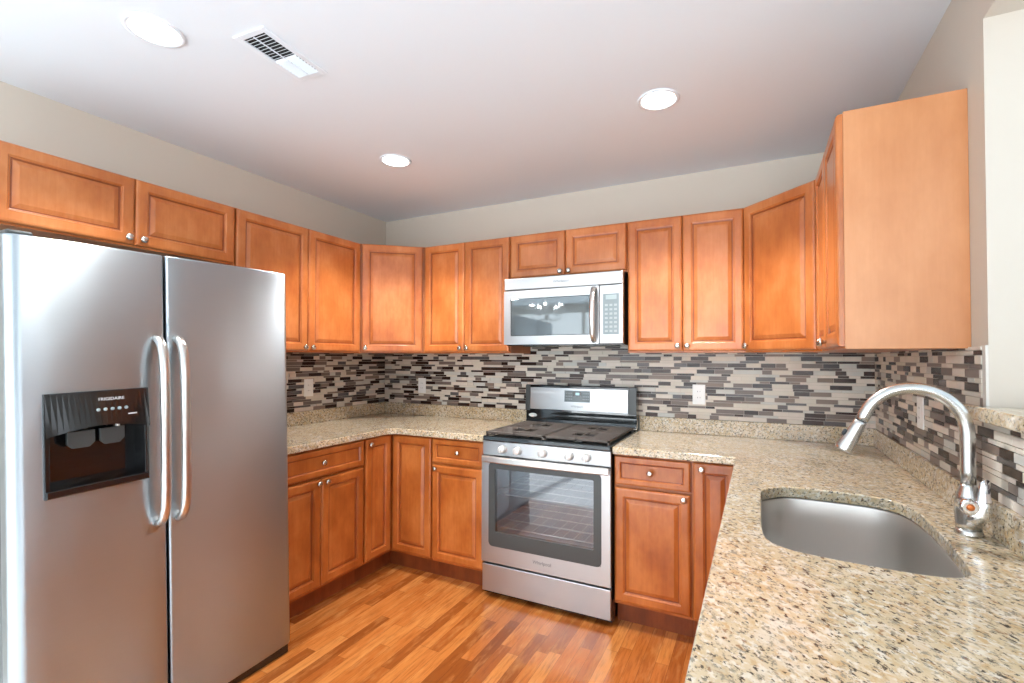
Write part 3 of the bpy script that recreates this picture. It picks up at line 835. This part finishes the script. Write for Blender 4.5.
def fridge_handle(x, par):
    pts = [(a, b_, z + .027) for a, b_, z in [(x, -.7575, 1.405), (x, -.775, 1.400), (x, -.793, 1.380), (x, -.806, 1.345), (x, -.812, 1.28), (x, -.814, 1.08), (x, -.812, .87), (x, -.806, .80), (x, -.793, .762), (x, -.775, .742), (x, -.7575, .737)]]
    return MB().tube(pts, .0150, 16, flat=(1.05, .8)).build('handle', 'steel_handle', par)
fridge_handle(-.074, fz); fridge_handle(-.008, rf)
# dispenser: bezel, raised control face with arched lower edge, recess with two paddles, sill
yF = FD0
b = MB(); t_ = .014
b.box(hx0, hx0 + t_, yF - .006, yF + .02, hz0, hz1); b.box(hx1 - t_, hx1, yF - .006, yF + .02, hz0, hz1)
b.box(hx0 + t_, hx1 - t_, yF - .006, yF + .02, hz1 - t_, hz1)
dp = b.build('dispenser', 'black', fz, .003)
b = MB(); N = 20; A = []; Bq = []
for i in range(N + 1):
    s_ = i / N; x = hx0 + .002 + (hx1 - hx0 - .004) * s_
    zl = 1.124 + .022 * math.sin(PI * s_)
    A.append((x, yF - .007, hz1 - .003)); Bq.append((x, yF - .016 - .006 * math.sin(PI * s_), zl))
Cq = [(x, y + .030, z) for x, y, z in Bq]; Dq = [(x, y + .02, z) for x, y, z in A]
b.rings([A, Bq, Cq, Dq], False, False, False, 0, None, False)
cf = b.build('control_face', 'black', dp)
b = MB(); b.box(hx0 + .002, hx1 - .002, yF - .010, yF + .03, hz0 + .001, hz0 + .026)
b.build('sill', 'black', dp, .004)
b = MB(); q = .062
b.box(hx0 + t_, hx1 - t_, yF + q, yF + q + .002, hz0 + .02, 1.192)
b.box(hx0 + t_ - .002, hx0 + t_, yF + .02, yF + q, hz0 + .02, 1.192); b.box(hx1 - t_, hx1 - t_ + .002, yF + .02, yF + q, hz0 + .02, 1.192)
b.box(hx0 + t_, hx1 - t_, yF + .005, yF + q, hz0 + .022, hz0 + .026); b.box(hx0 + t_, hx1 - t_, yF + .012, yF + q, 1.190, 1.192)
b.build('recess', 'black', dp)
for x, wd in ((-.283, .036), (-.200, .034)):
    pd = MB(); pr = [(-wd, 1.131), (wd, 1.131), (wd, 1.091), (wd * .6, 1.076), (-wd * .6, 1.076), (-wd, 1.091)]
    vs = [(x + a, yF + .018, z) for a, z in pr] + [(x + a, yF + .030, z) for a, z in pr]
    pd.add(vs, [(0, 1, 2, 3, 4, 5), (11, 10, 9, 8, 7, 6)] + [(i, (i + 1) % 6, 6 + (i + 1) % 6, 6 + i) for i in range(6)])
    pd.build('paddle', 'charcoal', dp, .002)
MB().tube([(-.183, yF + .026, 1.166), (-.183, yF + .026, 1.106)], .006, 10).build('water_spout', 'plastic_white', dp)
TD = Matrix.Translation((-.215, yF - .0122, 1.229)) @ Matrix.Rotation(-.09, 4, 'X') @ FRONT
text('brand_logo', 'FRIGIDAIRE', .014, TD, 'lettering_light', cf, .0004)
for i in range(5):
    MB().lathe([(.0055, 0), (.0055, .0018), (.004, .0025)], Matrix.Translation((-.252 + .019 * i, yF - .0148, 1.196)) @ Matrix.Rotation(-.09, 4, 'X') @ FRONT, 14).build('button', 'disp_grey', cf)
MB().box(-.171, -.146, yF - .0172, yF - .0165, 1.172, 1.176).build('panel_mark', 'lettering_light', cf)
# hinge covers, toe grille, feet
for x in (-.412, .412):
    MB().box(x - .030, x + .030, -.725 if x < 0 else -.66, -.56, 1.7355, 1.752 if x < 0 else 1.741).build('hinge_cover', 'charcoal', c, .006)
xa, xb = -FW + .012, FW - .004            # the grille's lower edge follows the level floor
MB().add([(x, y, z) for y in (-.750, -.694) for x, z in ((xa, -.027 * xa + .002), (xb, -.027 * xb + .002), (xb, .0285), (xa, .0285))],
         [(0, 1, 2, 3), (7, 6, 5, 4), (0, 4, 5, 1), (1, 5, 6, 2), (2, 6, 7, 3), (3, 7, 4, 0)]).build('toe_grille', 'black', c, .003)
for x in (-.420, .420):
    zf = -.027 * x + .0004
    MB().box(x - .026, x + .026, -.690, -.62, zf, .0292).build('front_foot', 'black', c, .006)
    MB().box(x - .02, x + .02, -.08, -.02, zf, .0292).build('rear_foot', 'black', c, .004)

# ------------------------------------------------------------------ outlets
def outlet(label, x, y, z, rz, group='wall plates on the mosaic backsplash', slots=True):
    o = thing('wall_outlet', label, 'outlet', (x, y, z), rz, group)
    MB().box(-.0365, .0365, -.005, 0, -.059, .059).build('cover_plate', 'plastic_white', o, .002)
    r_ = MB().box(-.0165, .0165, -.0068, -.0051, -.033, .033).build('receptacle', 'plastic_white', o, .001)
    if slots:
        for s_ in (-1, 1):
            MB().box(-.008, -.0055, -.0071, -.0069, s_ * .018 - .004, s_ * .018 + .004).build('slot', 'lettering', r_)
            MB().box(.0055, .008, -.0071, -.0069, s_ * .018 - .003, s_ * .018 + .003).build('slot', 'lettering', r_)
    return o
outlet('white outlet plate on the tiles near the refrigerator', .0088, -.745, 1.155, PI / 2)
outlet('white outlet plate on the tiles between the far corner and the range', .392, -.0088, 1.143, 0)
outlet('white outlet plate on the tiles between the range and the faucet', 2.4475, -.0088, 1.1455, 0)
outlet('white outlet plate seen edge-on under the arch of the faucet', W - .0088, -.783, 1.161, -PI / 2)

# ------------------------------------------------------------------ ceiling lights and vent
def downlight(label, x, y, power=70):
    o = thing('recessed_ceiling_light', label, 'ceiling light', (x, y, H), 0, 'recessed ceiling lights')
    MB().lathe([(.088, 0), (.088, -.004), (.080, -.0065), (.072, -.004), (.070, 0)], None, 40, cap0=False, cap1=False).build('trim_ring', 'vent_white', o)
    MB().lathe([(.0715, -.0036), (.04, -.0042), (.001, -.0045)], None, 40, cap0=False, cap1=True).build('lens', 'lamp', o)
    d = bpy.data.lights.new('lamp_glow', 'SPOT'); d.energy = power; d.spot_size = R(112); d.spot_blend = .55; d.shadow_soft_size = .07; d.color = (1, .98, .95)
    l = bpy.data.objects.new('lamp_glow', d); C.objects.link(l); l.parent = o; l.location = (0, 0, -.08)
    return o
downlight('recessed round ceiling light nearest the air vent and refrigerator', .9075, -2.120)
downlight('recessed round ceiling light near the far corner of the room', .9165, -.923)
downlight('recessed round ceiling light nearest the range and peninsula side', 2.384, -.926)

c = thing('ceiling_vent', 'white rectangular metal air vent in the ceiling', 'vent', (1.185, -1.838, H), R(3.2))
b = MB(); vw, vl, fw = .0755, .1425, .024
b.box(-vw, -vw + fw, -vl, vl, -.006, 0); b.box(vw - fw, vw, -vl, vl, -.006, 0); b.box(-vw + fw, vw - fw, -vl, -vl + fw, -.006, 0); b.box(-vw + fw, vw - fw, vl - fw, vl, -.006, 0)
b.build('frame', 'vent_white', c, .003)
b = MB().box(-vw + fw, vw - fw, -vl + fw, vl - fw, -.0008, -.0003); b.build('duct_backing', 'dark_slot', c)
sl = MB(); ns = 17
for i in range(ns):
    y = -vl + fw + (2 * (vl - fw)) * (i + .5) / ns
    tilt = R(38) if i < ns / 2 else R(-52)
    hw = .0052
    T = Matrix.Translation((0, y, -.0052)) @ Matrix.Rotation(tilt, 4, 'X')
    sl.box(-vw + fw, vw - fw, -hw, hw, -.0005, .0005, 0, T)
sl.box(-.002, .002, -vl + fw, vl - fw, -.0085, -.0055)
sl.build('louvers', 'vent_white', c)

# ------------------------------------------------------------------ hanging lamp behind the camera (seen mirrored in the microwave)
c = thing('chandelier', 'white shaded chandelier hanging over the carpeted living area behind the camera', 'chandelier', (-.25, -4.7, H))
MB().lathe([(.065, 0), (.065, -.012), (.03, -.03), (.01, -.035)], None, 24).build('canopy', 'nickel', c)
MB().tube([(0, 0, -.03), (0, 0, -.42)], .006, 10).build('stem', 'nickel', c)
MB().lathe([(.004, -.40), (.022, -.43), (.028, -.47), (.018, -.52), (.004, -.54)], None, 20).build('hub', 'nickel', c)
for i in range(5):
    a = 2 * PI * i / 5; ca, sa = math.cos(a), math.sin(a)
    MB().tube([(.02 * ca, .02 * sa, -.49), (.10 * ca, .10 * sa, -.53), (.19 * ca, .19 * sa, -.52), (.24 * ca, .24 * sa, -.47), (.24 * ca, .24 * sa, -.43)], .006, 8).build('arm', 'nickel', c)
    MB().lathe([(.03, -.43), (.045, -.40), (.06, -.34), (.066, -.30)], Matrix.Translation((.24 * ca, .24 * sa, 0)), 18, cap1=False).build('shade', 'plastic_white', c)
    d = bpy.data.lights.new('bulb_glow', 'POINT'); d.energy = 10; d.shadow_soft_size = .03; d.color = (1, .97, .93)
    l = bpy.data.objects.new('bulb_glow', d); C.objects.link(l); l.parent = c; l.location = (.24 * ca, .24 * sa, -.31)
